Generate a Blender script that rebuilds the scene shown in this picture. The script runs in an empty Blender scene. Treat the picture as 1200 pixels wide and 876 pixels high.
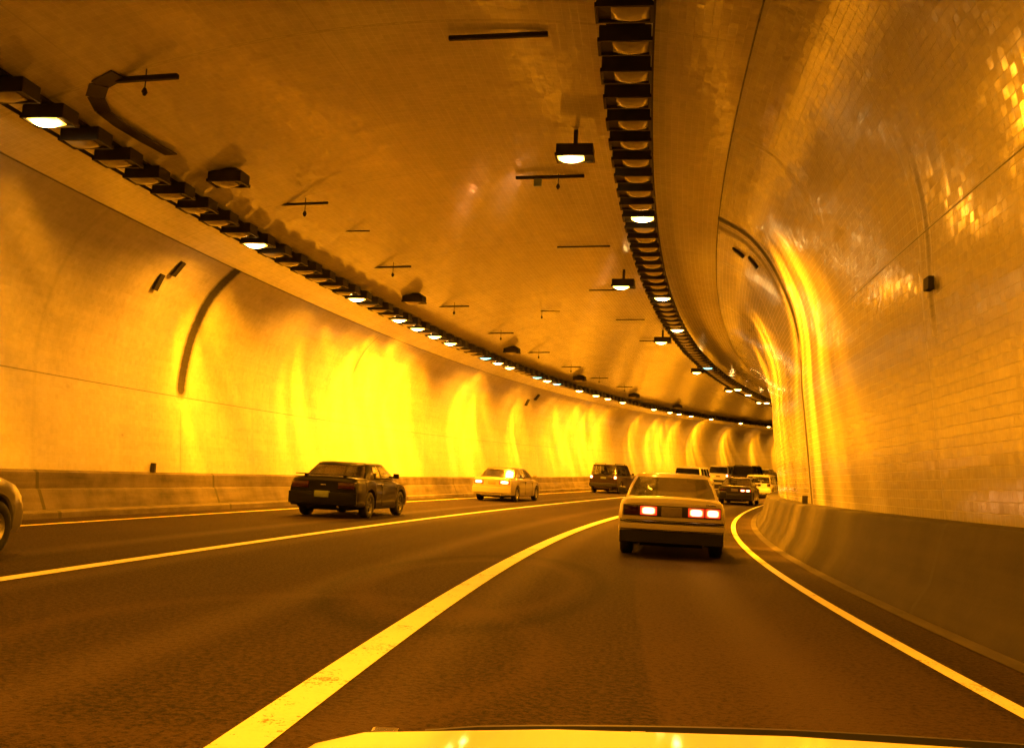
import bpy, bmesh, math, random
import numpy as np
from mathutils import Vector, Matrix
random.seed(7)
sc = bpy.context.scene
col = sc.collection
# ------------------------------------------------------------------ road path
CAM_H = 1.02756; PITCH = 0.11867; ROLL = 0.04784; TH0 = 0.07131; XR = 2.25136
KS = [-10, 0, 8, 16, 26, 40, 60, 90]
KV = [0.005902, 0.006072, 0.00624, 0.006274, 0.005893, 0.005127, 0.004321, 0.003868]
DS = 0.25; S0 = -40.0; NS = 900
S_ = S0 + np.arange(NS) * DS
i0 = int(round(-S0 / DS))
H_ = np.cumsum(np.interp(S_, KS, KV)) * DS; H_ = H_ - H_[i0] + TH0
X_ = np.cumsum(np.sin(H_)) * DS; X_ = X_ - X_[i0] + XR
Y_ = np.cumsum(np.cos(H_)) * DS; Y_ = Y_ - Y_[i0]

def T(s, o, z=0.0):
    """station along the right edge line, offset to its left, height above the road"""
    x = np.interp(s, S_, X_); y = np.interp(s, S_, Y_); h = np.interp(s, S_, H_)
    sp = max(s, 0.0)
    q = sp * sp if sp < 80 else 6400 + 160 * (sp - 80)
    zz = 2.72492e-4 * q + 1.46872e-4 * min(sp, 80) * (o - 5)
    return Vector((x - math.cos(h) * o, y + math.sin(h) * o, z + zz))

def frame(s, o, z=0.0, yaw=0.0, level=False):
    p = T(s, o, z)
    f = (T(s + .5, o, z) - T(s - .5, o, z)).normalized()
    r = (T(s, o - .5, z) - T(s, o + .5, z)).normalized()
    u = r.cross(f).normalized(); r = f.cross(u).normalized()
    m = Matrix((r, f, u)).transposed().to_4x4()
    m = Matrix.Translation(p) @ m @ Matrix.Rotation(yaw, 4, 'Z')
    return m

# ------------------------------------------------------------------ materials
def new_mat(name):
    m = bpy.data.materials.new(name); m.use_nodes = True
    nt = m.node_tree; b = nt.nodes['Principled BSDF']
    return m, nt, b

def mat(name, colr, rough=.5, metal=0, coat=0, noise=0, nscale=20, emis=None, es=0, bump=0, coatr=.05, trans=0, ior=1.45):
    m, nt, b = new_mat(name)
    b.inputs['Base Color'].default_value = (*colr, 1)
    b.inputs['Roughness'].default_value = rough
    b.inputs['Metallic'].default_value = metal
    b.inputs['Coat Weight'].default_value = coat
    b.inputs['Coat Roughness'].default_value = coatr
    b.inputs['IOR'].default_value = ior
    if emis:
        b.inputs['Emission Color'].default_value = (*emis, 1)
        b.inputs['Emission Strength'].default_value = es
    if noise or bump:
        tc = nt.nodes.new('ShaderNodeTexCoord'); n = nt.nodes.new('ShaderNodeTexNoise')
        n.inputs['Scale'].default_value = nscale; n.inputs['Detail'].default_value = 5
        nt.links.new(tc.outputs['Object'], n.inputs['Vector'])
        if noise:
            r = nt.nodes.new('ShaderNodeMix'); r.data_type = 'RGBA'
            r.inputs['A'].default_value = (*[c * (1 - noise) for c in colr], 1)
            r.inputs['B'].default_value = (*[min(1, c * (1 + noise)) for c in colr], 1)
            nt.links.new(n.outputs['Fac'], r.inputs['Factor'])
            nt.links.new(r.outputs['Result'], b.inputs['Base Color'])
        if bump:
            bp = nt.nodes.new('ShaderNodeBump'); bp.inputs['Strength'].default_value = bump
            bp.inputs['Distance'].default_value = .01
            nt.links.new(n.outputs['Fac'], bp.inputs['Height'])
            nt.links.new(bp.outputs['Normal'], b.inputs['Normal'])
    return m

class N:
    """small helper around a node tree"""
    def __init__(s, nt): s.nt = nt
    def n(s, t, **k):
        x = s.nt.nodes.new(t)
        for a, b in k.items(): setattr(x, a, b)
        return x
    def l(s, a, b): s.nt.links.new(a, b)
    def m(s, op, a, b=None, c=None):
        x = s.n('ShaderNodeMath', operation=op)
        for i, v in enumerate((a, b, c)):
            if v is None: continue
            if isinstance(v, (int, float)): x.inputs[i].default_value = v
            else: s.l(v, x.inputs[i])
        return x.outputs[0]
    def bumpf(s, v, c, w):
        """1 at v==c falling smoothly to 0 at |v-c|==w"""
        d = s.m('ABSOLUTE', s.m('SUBTRACT', v, c))
        x = s.n('ShaderNodeMapRange', interpolation_type='SMOOTHSTEP')
        s.l(d, x.inputs['Value'])
        x.inputs['From Min'].default_value = 0; x.inputs['From Max'].default_value = w
        x.inputs['To Min'].default_value = 1; x.inputs['To Max'].default_value = 0
        return x.outputs[0]
    def rng(s, v, a, b, soft):
        x = s.n('ShaderNodeMapRange', interpolation_type='SMOOTHSTEP'); s.l(v, x.inputs['Value'])
        x.inputs['From Min'].default_value = a; x.inputs['From Max'].default_value = a + soft
        y = s.n('ShaderNodeMapRange', interpolation_type='SMOOTHSTEP'); s.l(v, y.inputs['Value'])
        y.inputs['From Min'].default_value = b - soft; y.inputs['From Max'].default_value = b
        y.inputs['To Min'].default_value = 1; y.inputs['To Max'].default_value = 0
        return s.m('MULTIPLY', x.outputs[0], y.outputs[0])
    def maxall(s, L):
        o = L[0]
        for x in L[1:]: o = s.m('MAXIMUM', o, x)
        return o
    def noise(s, vec, scale, detail=4, rough=.55):
        x = s.n('ShaderNodeTexNoise'); s.l(vec, x.inputs['Vector'])
        x.inputs['Scale'].default_value = scale; x.inputs['Detail'].default_value = detail
        x.inputs['Roughness'].default_value = rough
        return x.outputs['Fac']
    def mixc(s, f, a, b):
        x = s.n('ShaderNodeMix', data_type='RGBA'); s.l(f, x.inputs['Factor'])
        for k, v in (('A', a), ('B', b)):
            if isinstance(v, tuple): x.inputs[k].default_value = (*v, 1)
            else: s.l(v, x.inputs[k])
        return x.outputs['Result']

def tile_mat(name, base, rings, lines, rough=.10, tilt=.021, wob=.6, ior=1.65, stains=()):
    """glazed tiles on UV (u = arc across, v = station), with soot rings, joints and stains"""
    m, nt, b = new_mat(name); q = N(nt)
    uv = q.n('ShaderNodeUVMap', uv_map='UVMap').outputs[0]
    sx = q.n('ShaderNodeSeparateXYZ'); q.l(uv, sx.inputs[0]); U, V = sx.outputs[0], sx.outputs[1]
    vec = q.n('ShaderNodeCombineXYZ'); q.l(V, vec.inputs[0]); q.l(U, vec.inputs[1])
    bt = q.n('ShaderNodeTexBrick'); q.l(vec.outputs[0], bt.inputs['Vector'])
    bt.inputs['Scale'].default_value = 1; bt.offset = 0.0
    bt.inputs['Brick Width'].default_value = .108; bt.inputs['Row Height'].default_value = .108
    bt.inputs['Mortar Size'].default_value = .004; bt.inputs['Mortar Smooth'].default_value = .3
    bt.inputs['Color1'].default_value = (*base, 1)
    bt.inputs['Color2'].default_value = (*[c * .95 for c in base], 1)
    bt.inputs['Mortar'].default_value = (*[c * .88 for c in base], 1)
    TS = .108
    cu = q.m('DIVIDE', U, TS); cv = q.m('DIVIDE', V, TS)
    cell = q.n('ShaderNodeCombineXYZ'); q.l(q.m('FLOOR', cu), cell.inputs[0]); q.l(q.m('FLOOR', cv), cell.inputs[1])
    wn = q.n('ShaderNodeTexWhiteNoise', noise_dimensions='3D'); q.l(cell.outputs[0], wn.inputs['Vector'])
    ws = q.n('ShaderNodeSeparateColor'); q.l(wn.outputs['Color'], ws.inputs[0])
    r1 = q.m('SUBTRACT', ws.outputs[0], .5); r2 = q.m('SUBTRACT', ws.outputs[1], .5)
    tiltu = q.m('MULTIPLY', q.m('SUBTRACT', q.m('FRACT', cu), .5), r1)
    tiltv = q.m('MULTIPLY', q.m('SUBTRACT', q.m('FRACT', cv), .5), r2)
    tone = q.m('ADD', .95, q.m('MULTIPLY', ws.outputs[2], .10))
    # grime, broad and in long courses
    st = q.n('ShaderNodeMapping'); q.l(vec.outputs[0], st.inputs['Vector']); st.inputs['Scale'].default_value = (.12, 1.6, 1)
    g1 = q.noise(st.outputs[0], 2.2, 6, .62)
    st2 = q.n('ShaderNodeMapping'); q.l(vec.outputs[0], st2.inputs['Vector']); st2.inputs['Scale'].default_value = (1.1, .22, 1)
    g2 = q.noise(st2.outputs[0], 1.6, 6, .6)
    g3 = q.noise(vec.outputs[0], 9, 6, .7)
    gr = q.m('MULTIPLY', q.m('ADD', q.m('ADD', g1, g2), g3), .333)
    mr = q.n('ShaderNodeMapRange'); q.l(gr, mr.inputs['Value'])
    mr.inputs['From Min'].default_value = .36; mr.inputs['From Max'].default_value = .62
    mr.inputs['To Min'].default_value = .5; mr.inputs['To Max'].default_value = 0
    tn = q.n('ShaderNodeVectorMath', operation='SCALE'); q.l(bt.outputs['Color'], tn.inputs[0]); q.l(tone, tn.inputs['Scale'])
    c = q.mixc(mr.outputs[0], tn.outputs[0], tuple(x * .38 for x in base))
    masks = []
    for s0, w, u0, u1, k in rings:
        mk = q.m('MULTIPLY', q.bumpf(V, s0, w), q.rng(U, u0, u1, min(.5, (u1 - u0) * .3)))
        masks.append(q.m('MULTIPLY', mk, k))
    for u0, w, k in lines:
        masks.append(q.m('MULTIPLY', q.bumpf(U, u0, w), k))
    for s0, ws, u0, wu, k in stains:
        masks.append(q.m('MULTIPLY', q.m('MULTIPLY', q.bumpf(V, s0, ws), q.bumpf(U, u0, wu)), k))
    mk = q.maxall(masks)
    mk = q.m('MULTIPLY', mk, q.m('ADD', q.m('MULTIPLY', g3, .9), .5))
    mk2 = q.m('MINIMUM', mk, 1)
    c = q.mixc(mk2, c, (.012, .011, .010))
    q.l(c, b.inputs['Base Color'])
    rr = q.m('ADD', q.m('MULTIPLY', mr.outputs[0], .35), rough)
    rr = q.m('ADD', rr, q.m('MULTIPLY', bt.outputs['Fac'], .4))
    rr = q.m('MINIMUM', q.m('ADD', rr, q.m('MULTIPLY', mk2, .6)), 1)
    q.l(rr, b.inputs['Roughness'])
    # bump: joints plus each tile's own slight wave
    w1 = q.noise(vec.outputs[0], 1.1, 3, .5); w2 = q.noise(vec.outputs[0], 14, 2, .5)
    hsum = q.m('MULTIPLY', q.m('ADD', tiltu, tiltv), .108 * tilt * 2)
    hsum = q.m('ADD', hsum, q.m('MULTIPLY', w1, .010 * wob)); hsum = q.m('ADD', hsum, q.m('MULTIPLY', w2, .0006 * wob))
    hsum = q.m('ADD', hsum, q.m('MULTIPLY', bt.outputs['Fac'], -.0008))
    b.inputs['IOR'].default_value = ior
    bp = q.n('ShaderNodeBump'); bp.inputs['Strength'].default_value = 1; bp.inputs['Distance'].default_value = 1.0
    q.l(hsum, bp.inputs['Height']); q.l(bp.outputs[0], b.inputs['Normal'])
    return m

def asphalt_mat():
    m, nt, b = new_mat('asphalt'); q = N(nt)
    uv = q.n('ShaderNodeUVMap', uv_map='UVMap').outputs[0]
    sx = q.n('ShaderNodeSeparateXYZ'); q.l(uv, sx.inputs[0]); U, V = sx.outputs[0], sx.outputs[1]
    fine = q.m('ADD', q.m('MULTIPLY', q.m('SUBTRACT', q.noise(uv, 26, 3, .85), .5), 5.0), .5); mid = q.noise(uv, 7, 5, .6)
    mp = q.n('ShaderNodeMapping'); q.l(uv, mp.inputs['Vector']); mp.inputs['Scale'].default_value = (2.2, .07, 1)
    lanes = q.noise(mp.outputs[0], 1.0, 5, .6)
    broad = q.noise(uv, .5, 4, .6)
    v = q.m('ADD', q.m('MULTIPLY', fine, .7), q.m('MULTIPLY', mid, .15))
    v = q.m('ADD', v, q.m('ADD', q.m('MULTIPLY', lanes, .5), q.m('MULTIPLY', broad, .4)))   # mean ~.875
    # polished wheel paths in three lanes
    wp = []
    for c0 in (1.75, 5.45, 9.3):
        for d in (-.8, .8): wp.append(q.bumpf(U, c0 + d, .42))
    w = q.m('MULTIPLY', q.maxall(wp), .22)
    v = q.m('ADD', v, w)
    # a lighter strip ahead of the camera with straight side edges
    v = q.m('ADD', v, q.m('MULTIPLY', q.m('MULTIPLY', q.rng(U, 1.62, 3.4, .05), q.rng(V, -20, 12.5, 2)), .26))
    # windscreen reflections painted into the asphalt as curved rings, middle lane
    def ring(cu, cv, au, av, r, w, k):
        a = q.m('DIVIDE', q.m('SUBTRACT', U, cu), au); c = q.m('DIVIDE', q.m('SUBTRACT', V, cv), av)
        d = q.m('SQRT', q.m('ADD', q.m('MULTIPLY', a, a), q.m('MULTIPLY', c, c)))
        return q.m('MULTIPLY', q.bumpf(d, r, w), k)
    v = q.m('ADD', v, ring(5.0, 9.6, 1.0, 2.6, 1.0, .16, .3))
    v = q.m('ADD', v, ring(5.0, 9.6, 1.0, 2.6, 1.28, .14, -.25))
    v = q.m('ADD', v, ring(5.6, 5.6, 1.6, 2.2, 1.0, .14, .25))
    mr = q.n('ShaderNodeMapRange'); q.l(v, mr.inputs['Value'])
    mr.inputs['From Min'].default_value = .55; mr.inputs['From Max'].default_value = 1.22
    mr.inputs['To Min'].default_value = 0; mr.inputs['To Max'].default_value = 1
    c = q.mixc(mr.outputs[0], (.003, .002, .0014), (.040, .025, .017))
    # cracks / patches near the gutter
    ck = q.n('ShaderNodeTexVoronoi', feature='DISTANCE_TO_EDGE'); q.l(uv, ck.inputs['Vector']); ck.inputs['Scale'].default_value = .45
    ckm = q.m('LESS_THAN', ck.outputs['Distance'], .006)
    ckm = q.m('MULTIPLY', ckm, q.m('GREATER_THAN', broad, .5))
    q.l(c, b.inputs['Base Color'])
    b.inputs['Specular IOR Level'].default_value = .18
    q.l(q.m('SUBTRACT', .84, q.m('MULTIPLY', w, .5)), b.inputs['Roughness'])
    bp = q.n('ShaderNodeBump'); bp.inputs['Strength'].default_value = .7; bp.inputs['Distance'].default_value = .006
    q.l(q.m('ADD', fine, mid), bp.inputs['Height']); q.l(bp.outputs[0], b.inputs['Normal'])
    return m

def paint_line_mat(name, colr):
    m, nt, b = new_mat(name); q = N(nt)
    uv = q.n('ShaderNodeUVMap', uv_map='UVMap').outputs[0]
    n1 = q.noise(uv, 30, 5, .7); n2 = q.noise(uv, 2.5, 4, .6)
    f = q.m('ADD', q.m('MULTIPLY', n1, .6), q.m('MULTIPLY', n2, .6))
    mr = q.n('ShaderNodeMapRange'); q.l(f, mr.inputs['Value'])
    mr.inputs['From Min'].default_value = .62; mr.inputs['From Max'].default_value = .86
    mr.inputs['To Min'].default_value = 0; mr.inputs['To Max'].default_value = .45
    q.l(q.mixc(mr.outputs[0], colr, tuple(x * .4 for x in colr)), b.inputs['Base Color'])
    ch = q.m('GREATER_THAN', q.m('ADD', q.m('MULTIPLY', q.noise(uv, 34, 3, .8), .55), q.m('MULTIPLY', q.noise(uv, 1.7, 5, .7), .6)), .66)
    c = nt.nodes['Mix'].outputs['Result']
    q.l(q.mixc(q.m('MULTIPLY', ch, .8), c, (.06, .05, .045)), b.inputs['Base Color'])
    b.inputs['Roughness'].default_value = .6
    return m

def concrete_mat(name, base):
    m, nt, b = new_mat(name); q = N(nt)
    uv = q.n('ShaderNodeUVMap', uv_map='UVMap').outputs[0]
    sx = q.n('ShaderNodeSeparateXYZ'); q.l(uv, sx.inputs[0]); U, V = sx.outputs[0], sx.outputs[1]
    mp = q.n('ShaderNodeMapping'); q.l(uv, mp.inputs['Vector']); mp.inputs['Scale'].default_value = (6, .35, 1)
    a = q.noise(mp.outputs[0], 1, 6, .6)
    c2 = q.noise(uv, 1.3, 7, .65); c3 = q.noise(uv, 40, 3, .6)
    f = q.m('ADD', q.m('ADD', q.m('MULTIPLY', a, .5), q.m('MULTIPLY', c2, .7)), q.m('MULTIPLY', c3, .2))
    mr = q.n('ShaderNodeMapRange'); q.l(f, mr.inputs['Value'])
    mr.inputs['From Min'].default_value = .50; mr.inputs['From Max'].default_value = .88
    c = q.mixc(mr.outputs[0], tuple(x * .35 for x in base), tuple(x * 1.7 for x in base))
    # scuffs and the casting joints every 6 m
    jt = q.m('LESS_THAN', q.m('ABSOLUTE', q.m('SUBTRACT', q.m('FRACT', q.m('DIVIDE', V, 6.0)), .5)), .007)
    c = q.mixc(q.m('MULTIPLY', jt, .8), c, (.03, .028, .025))
    q.l(c, b.inputs['Base Color']); b.inputs['Roughness'].default_value = .8
    bp = q.n('ShaderNodeBump'); bp.inputs['Strength'].default_value = .5; bp.inputs['Distance'].default_value = .01
    q.l(f, bp.inputs['Height']); q.l(bp.outputs[0], b.inputs['Normal'])
    return m

SOD = (1.0, .315, .004)
M = {}
M['line'] = paint_line_mat('road_paint_white', (.68, .65, .56))
M['liney'] = paint_line_mat('road_paint_yellow', (.78, .62, .22))
M['asphalt'] = asphalt_mat()
M['concrete'] = concrete_mat('barrier_concrete', (.085, .072, .06))
M['concrete_dark'] = concrete_mat('barrier_concrete_sooty', (.020, .016, .013))
M['concrete_gutter'] = concrete_mat('gutter_concrete', (.045, .038, .032))
M['housing'] = mat('lamp_housing', (.030, .026, .022), .55, .3, noise=.4, nscale=9)
M['lens_off'] = mat('lens_unlit', (.42, .40, .34), .22, coat=.5, noise=.2, nscale=12)
def lens_on_mat():
    m, nt, b = new_mat('lens_sodium'); q = N(nt)
    tc = q.n('ShaderNodeTexCoord'); sx = q.n('ShaderNodeSeparateXYZ'); q.l(tc.outputs['Generated'], sx.inputs[0])
    a = q.m('MULTIPLY', q.m('SUBTRACT', sx.outputs[0], .5), 2); c = q.m('MULTIPLY', q.m('SUBTRACT', sx.outputs[1], .5), 2)
    d = q.m('ADD', q.m('MULTIPLY', a, a), q.m('MULTIPLY', c, c))
    e = q.m('EXPONENT', q.m('MULTIPLY', d, -1.9))
    b.inputs['Base Color'].default_value = (.8, .7, .5, 1); b.inputs['Roughness'].default_value = .3
    q.l(q.mixc(q.m('MINIMUM', q.m('MULTIPLY', e, 1.3), 1), (1, .42, .02), (1, .66, .24)), b.inputs['Emission Color'])
    q.l(q.m('ADD', .9, q.m('MULTIPLY', e, 75)), b.inputs['Emission Strength'])
    return m
M['lens_on'] = lens_on_mat()
M['lens_teal'] = mat('lens_teal', (.5, .7, .65), .3, emis=(.30, 1, .78), es=2.2)
M['steel'] = mat('galvanised_dark', (.07, .06, .05), .5, .6, noise=.3, nscale=14)
M['soot'] = mat('sooty_metal', (.018, .016, .014), .8)
M['rubber'] = mat('tyre_rubber', (.016, .016, .016), .75, noise=.2, nscale=30)
M['rim'] = mat('alloy_rim', (.42, .41, .40), .35, .8, noise=.2, nscale=8)
M['rim_dark'] = mat('steel_rim', (.10, .10, .10), .45, .6, noise=.2, nscale=8)
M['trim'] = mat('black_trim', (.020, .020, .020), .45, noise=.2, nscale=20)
M['under'] = mat('underbody', (.012, .011, .010), .9, noise=.3, nscale=10)
M['chrome'] = mat('chrome', (.65, .64, .62), .12, 1)
M['seat'] = mat('seat_fabric', (.055, .05, .048), .9, noise=.3, nscale=25)
M['plate'] = mat('number_plate', (.16, .20, .15), .45, noise=.25, nscale=25)
M['plate_dark'] = mat('number_plate_sooty', (.20, .17, .14), .5, noise=.25, nscale=25)
M['tail_off'] = mat('tail_lens_unlit', (.03, .003, .003), .12, coat=1)
def tail_mat():
    m, nt, b = new_mat('tail_lens_lit'); q = N(nt)
    tc = q.n('ShaderNodeTexCoord'); sx = q.n('ShaderNodeSeparateXYZ'); q.l(tc.outputs['Generated'], sx.inputs[0])
    a = q.m('MULTIPLY', q.m('SUBTRACT', sx.outputs[0], .5), 2); c = q.m('MULTIPLY', q.m('SUBTRACT', sx.outputs[2], .5), 2)
    a4 = q.m('POWER', q.m('ABSOLUTE', a), 4); c4 = q.m('POWER', q.m('ABSOLUTE', c), 4)
    e = q.m('EXPONENT', q.m('MULTIPLY', q.m('ADD', a4, c4), -4.0))
    b.inputs['Base Color'].default_value = (.4, .02, .01, 1); b.inputs['Roughness'].default_value = .25; b.inputs['Coat Weight'].default_value = 1
    q.l(q.mixc(e, (1, .03, .004), (1, .52, .17)), b.inputs['Emission Color'])
    q.l(q.m('ADD', .75, q.m('MULTIPLY', q.m('POWER', e, 2.0), 26)), b.inputs['Emission Strength'])
    return m
M['tail_on'] = tail_mat()
M['tail_hot'] = mat('tail_bulb_lit', (.6, .3, .2), .3, emis=(1, .40, .16), es=7)
M['amber'] = mat('amber_lens', (.45, .16, .02), .15, coat=1)
M['head_off'] = mat('headlight_lens', (.55, .55, .52), .08, coat=1)
M['reflector'] = mat('reflector_post', (.03, .028, .024), .6)

def glass_mat():
    m, nt, b = new_mat('car_glass'); q = N(nt)
    out = nt.nodes['Material Output']
    tr = q.n('ShaderNodeBsdfTransparent'); tr.inputs[0].default_value = (.82, .84, .80, 1)
    gl = q.n('ShaderNodeBsdfGlossy'); gl.inputs['Roughness'].default_value = .07
    lw = q.n('ShaderNodeFresnel'); lw.inputs['IOR'].default_value = 1.5
    f = q.m('ADD', q.m('MULTIPLY', lw.outputs[0], 1.1), .03)
    mx = q.n('ShaderNodeMixShader'); q.l(f, mx.inputs[0]); q.l(tr.outputs[0], mx.inputs[1]); q.l(gl.outputs[0], mx.inputs[2])
    q.l(mx.outputs[0], out.inputs['Surface'])
    return m
M['glass'] = glass_mat()
M['glass_dark'] = mat('tinted_glass', (.012, .012, .012), .06, coat=1)
def paint(name, c, rough=.35, coat=1, metal=0): return mat(name, c, rough, metal, coat, noise=.10, nscale=3, bump=.02)
M['p_cream'] = paint('paint_cream', (.48, .44, .36))
M['p_black'] = paint('paint_black', (.004, .004, .004), .35, .35)
M['p_black'].node_tree.nodes['Principled BSDF'].inputs['Specular IOR Level'].default_value = .25
M['p_gold'] = paint('paint_champagne', (.30, .27, .22), .35, 1, .3)
M['p_maroon'] = paint('paint_maroon', (.016, .006, .005), .3, .5)
M['p_white'] = paint('paint_white', (.78, .78, .75))
M['p_silver'] = paint('paint_silver', (.20, .195, .18), .3, 1, .5)
M['p_dark'] = paint('paint_dark', (.008, .006, .006), .35, .4)

# ------------------------------------------------------------------ object helpers
def link(o, parent=None):
    col.objects.link(o)
    if parent: o.parent = parent
    return o
def meshobj(name, verts, faces, m, parent=None, uvs=None, smooth=False, sharp=None, mats=None, fm=None):
    me = bpy.data.meshes.new(name); me.from_pydata([tuple(v) for v in verts], [], faces)
    if uvs is not None:
        ul = me.uv_layers.new(name='UVMap')
        for lp in me.loops: ul.data[lp.index].uv = uvs[lp.vertex_index]
    me.materials.append(m)
    for p in me.polygons: p.use_smooth = smooth
    if smooth and sharp:
        try: me.set_sharp_from_angle(angle=math.radians(sharp))
        except Exception: pass
    me.update()
    return link(bpy.data.objects.new(name, me), parent)
def bmobj(name, bm, m, parent=None, smooth=False, sharp=35):
    bmesh.ops.recalc_face_normals(bm, faces=bm.faces)
    me = bpy.data.meshes.new(name); bm.to_mesh(me); bm.free(); me.materials.append(m)
    for p in me.polygons: p.use_smooth = smooth
    if smooth:
        try: me.set_sharp_from_angle(angle=math.radians(sharp))
        except Exception: pass
    return link(bpy.data.objects.new(name, me), parent)
def tag(o, label=None, cat=None, group=None, kind=None):
    if label: o['label'] = label
    if cat: o['category'] = cat
    if group: o['group'] = group
    if kind: o['kind'] = kind
    return o
def empty(name, mtx=None):
    o = bpy.data.objects.new(name, None); o.empty_display_size = .2; col.objects.link(o)
    if mtx is not None: o.matrix_world = mtx
    return o
def hexa(bm, P):
    """8 points: bottom 4 ccw then top 4 ccw"""
    v = [bm.verts.new(p) for p in P]
    for f in ((0, 3, 2, 1), (4, 5, 6, 7), (0, 1, 5, 4), (1, 2, 6, 5), (2, 3, 7, 6), (3, 0, 4, 7)):
        bm.faces.new([v[i] for i in f])
    return v
def box(bm, x0, x1, y0, y1, z0, z1, bev=0):
    b2 = bmesh.new()
    hexa(b2, [(x0, y0, z0), (x1, y0, z0), (x1, y1, z0), (x0, y1, z0), (x0, y0, z1), (x1, y0, z1), (x1, y1, z1), (x0, y1, z1)])
    if bev: bmesh.ops.bevel(b2, geom=list(b2.edges), offset=bev, segments=2, affect='EDGES', profile=.6)
    me = bpy.data.meshes.new('t'); b2.to_mesh(me); b2.free(); bm.from_mesh(me); bpy.data.meshes.remove(me)
def cyl(bm, p0, p1, r0, r1=None, n=12):
    r1 = r0 if r1 is None else r1
    a = Vector(p0); b = Vector(p1); d = (b - a).normalized()
    x = d.orthogonal().normalized(); y = d.cross(x)
    A = [bm.verts.new(a + r0 * (math.cos(t) * x + math.sin(t) * y)) for t in (2 * math.pi * i / n for i in range(n))]
    B = [bm.verts.new(b + r1 * (math.cos(t) * x + math.sin(t) * y)) for t in (2 * math.pi * i / n for i in range(n))]
    for i in range(n): bm.faces.new((A[i], A[(i + 1) % n], B[(i + 1) % n], B[i]))
    bm.faces.new(A[::-1]); bm.faces.new(B)
def lathe_x(bm, prof, x0, n=28, cy=0, cz=0):
    """profile [(x, r)] turned about the x axis"""
    rings = []
    for x, r in prof:
        rings.append([bm.verts.new((x0 + x, cy + r * math.cos(2 * math.pi * i / n), cz + r * math.sin(2 * math.pi * i / n))) for i in range(n)])
    for a, b in zip(rings[:-1], rings[1:]):
        for i in range(n): bm.faces.new((a[i], a[(i + 1) % n], b[(i + 1) % n], b[i]))
    return rings

def catmull(P, n=5):
    out = []
    P = [Vector((*p, 0)) for p in P]
    for i in range(len(P) - 1):
        p0 = P[max(i - 1, 0)]; p1 = P[i]; p2 = P[i + 1]; p3 = P[min(i + 2, len(P) - 1)]
        for k in range(n):
            t = k / n
            v = .5 * ((2 * p1) + (p2 - p0) * t + (2 * p0 - 5 * p1 + 4 * p2 - p3) * t * t + (3 * p1 - p0 - 3 * p2 + p3) * t ** 3)
            out.append((v.x, v.y))
    out.append((P[-1].x, P[-1].y))
    return out

def sweep(name, prof, s0, s1, ds, m, parent=None, thick=None, closed=False, smooth=True, sharp=30, wob=0):
    """sweep profile [(offset, z)] along the road; thick: outward offset vector function giving a solid"""
    if thick:
        outer = []
        for i, (o, z) in enumerate(prof):
            a = prof[max(i - 1, 0)]; b = prof[min(i + 1, len(prof) - 1)]
            t = Vector((b[0] - a[0], b[1] - a[1])).normalized(); nrm = Vector((-t.y, t.x)) * thick
            outer.append((o + nrm.x, z + nrm.y))
        full = list(prof) + outer[::-1]; closed = True
    else: full = list(prof)
    U = [0]
    for a, b in zip(full[:-1], full[1:]): U.append(U[-1] + math.hypot(b[0] - a[0], b[1] - a[1]))
    n = len(full); ns = int(round((s1 - s0) / ds)) + 1
    V = []; UV = []; F = []
    for j in range(ns):
        s = s0 + (s1 - s0) * j / (ns - 1)
        for i, (o, z) in enumerate(full): V.append(T(s, o, z)); UV.append((U[i], s))
    for j in range(ns - 1):
        for i in range(n if closed else n - 1):
            a = j * n + i; b = j * n + (i + 1) % n
            F.append((a, b, b + n, a + n))
    if closed:
        F.append(tuple(range(n))[::-1]); F.append(tuple((ns - 1) * n + i for i in range(n)))
    return meshobj(name, V, F, m, parent, UV, smooth, sharp)

# ------------------------------------------------------------------ tunnel shell
SA, SB = -30.0, 150.0
wallR = catmull([(-1.44, 0), (-1.38, .84), (-1.24, 2.4), (-1.16, 3.2), (-1.12, 3.95), (-1.03, 4.5), (-.87, 5.02), (-.5, 5.82), (-.02, 6.42), (.6, 6.80)], 5)
wallL = catmull([(11.71, 5.68), (12.08, 5.33), (12.42, 4.88), (12.74, 4.1), (12.9, 3.2), (12.9, 2.6), (12.82, 1.7), (12.74, .85), (12.72, 0)], 5)
BULGE = .9
def ceil_z(o):
    t = (o - .6) / 11.11
    return 6.80 - 1.12 * t + 4 * BULGE * t * (1 - t)
ceilp = [(.6 + 11.11 * i / 36, ceil_z(.6 + 11.11 * i / 36)) for i in range(37)]
def arc_u(prof, z=None, o=None):
    u = 0; best = None
    for i, p in enumerate(prof):
        if i: u += math.hypot(p[0] - prof[i - 1][0], p[1] - prof[i - 1][1])
        d = abs(p[1] - z) if z is not None else abs(p[0] - o)
        if best is None or d < best[0]: best = (d, u)
    return best[1], u
uR_joint, uR_end = arc_u(wallR, z=3.97)
uL_joint, uL_end = arc_u(wallL, z=2.66)
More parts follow.
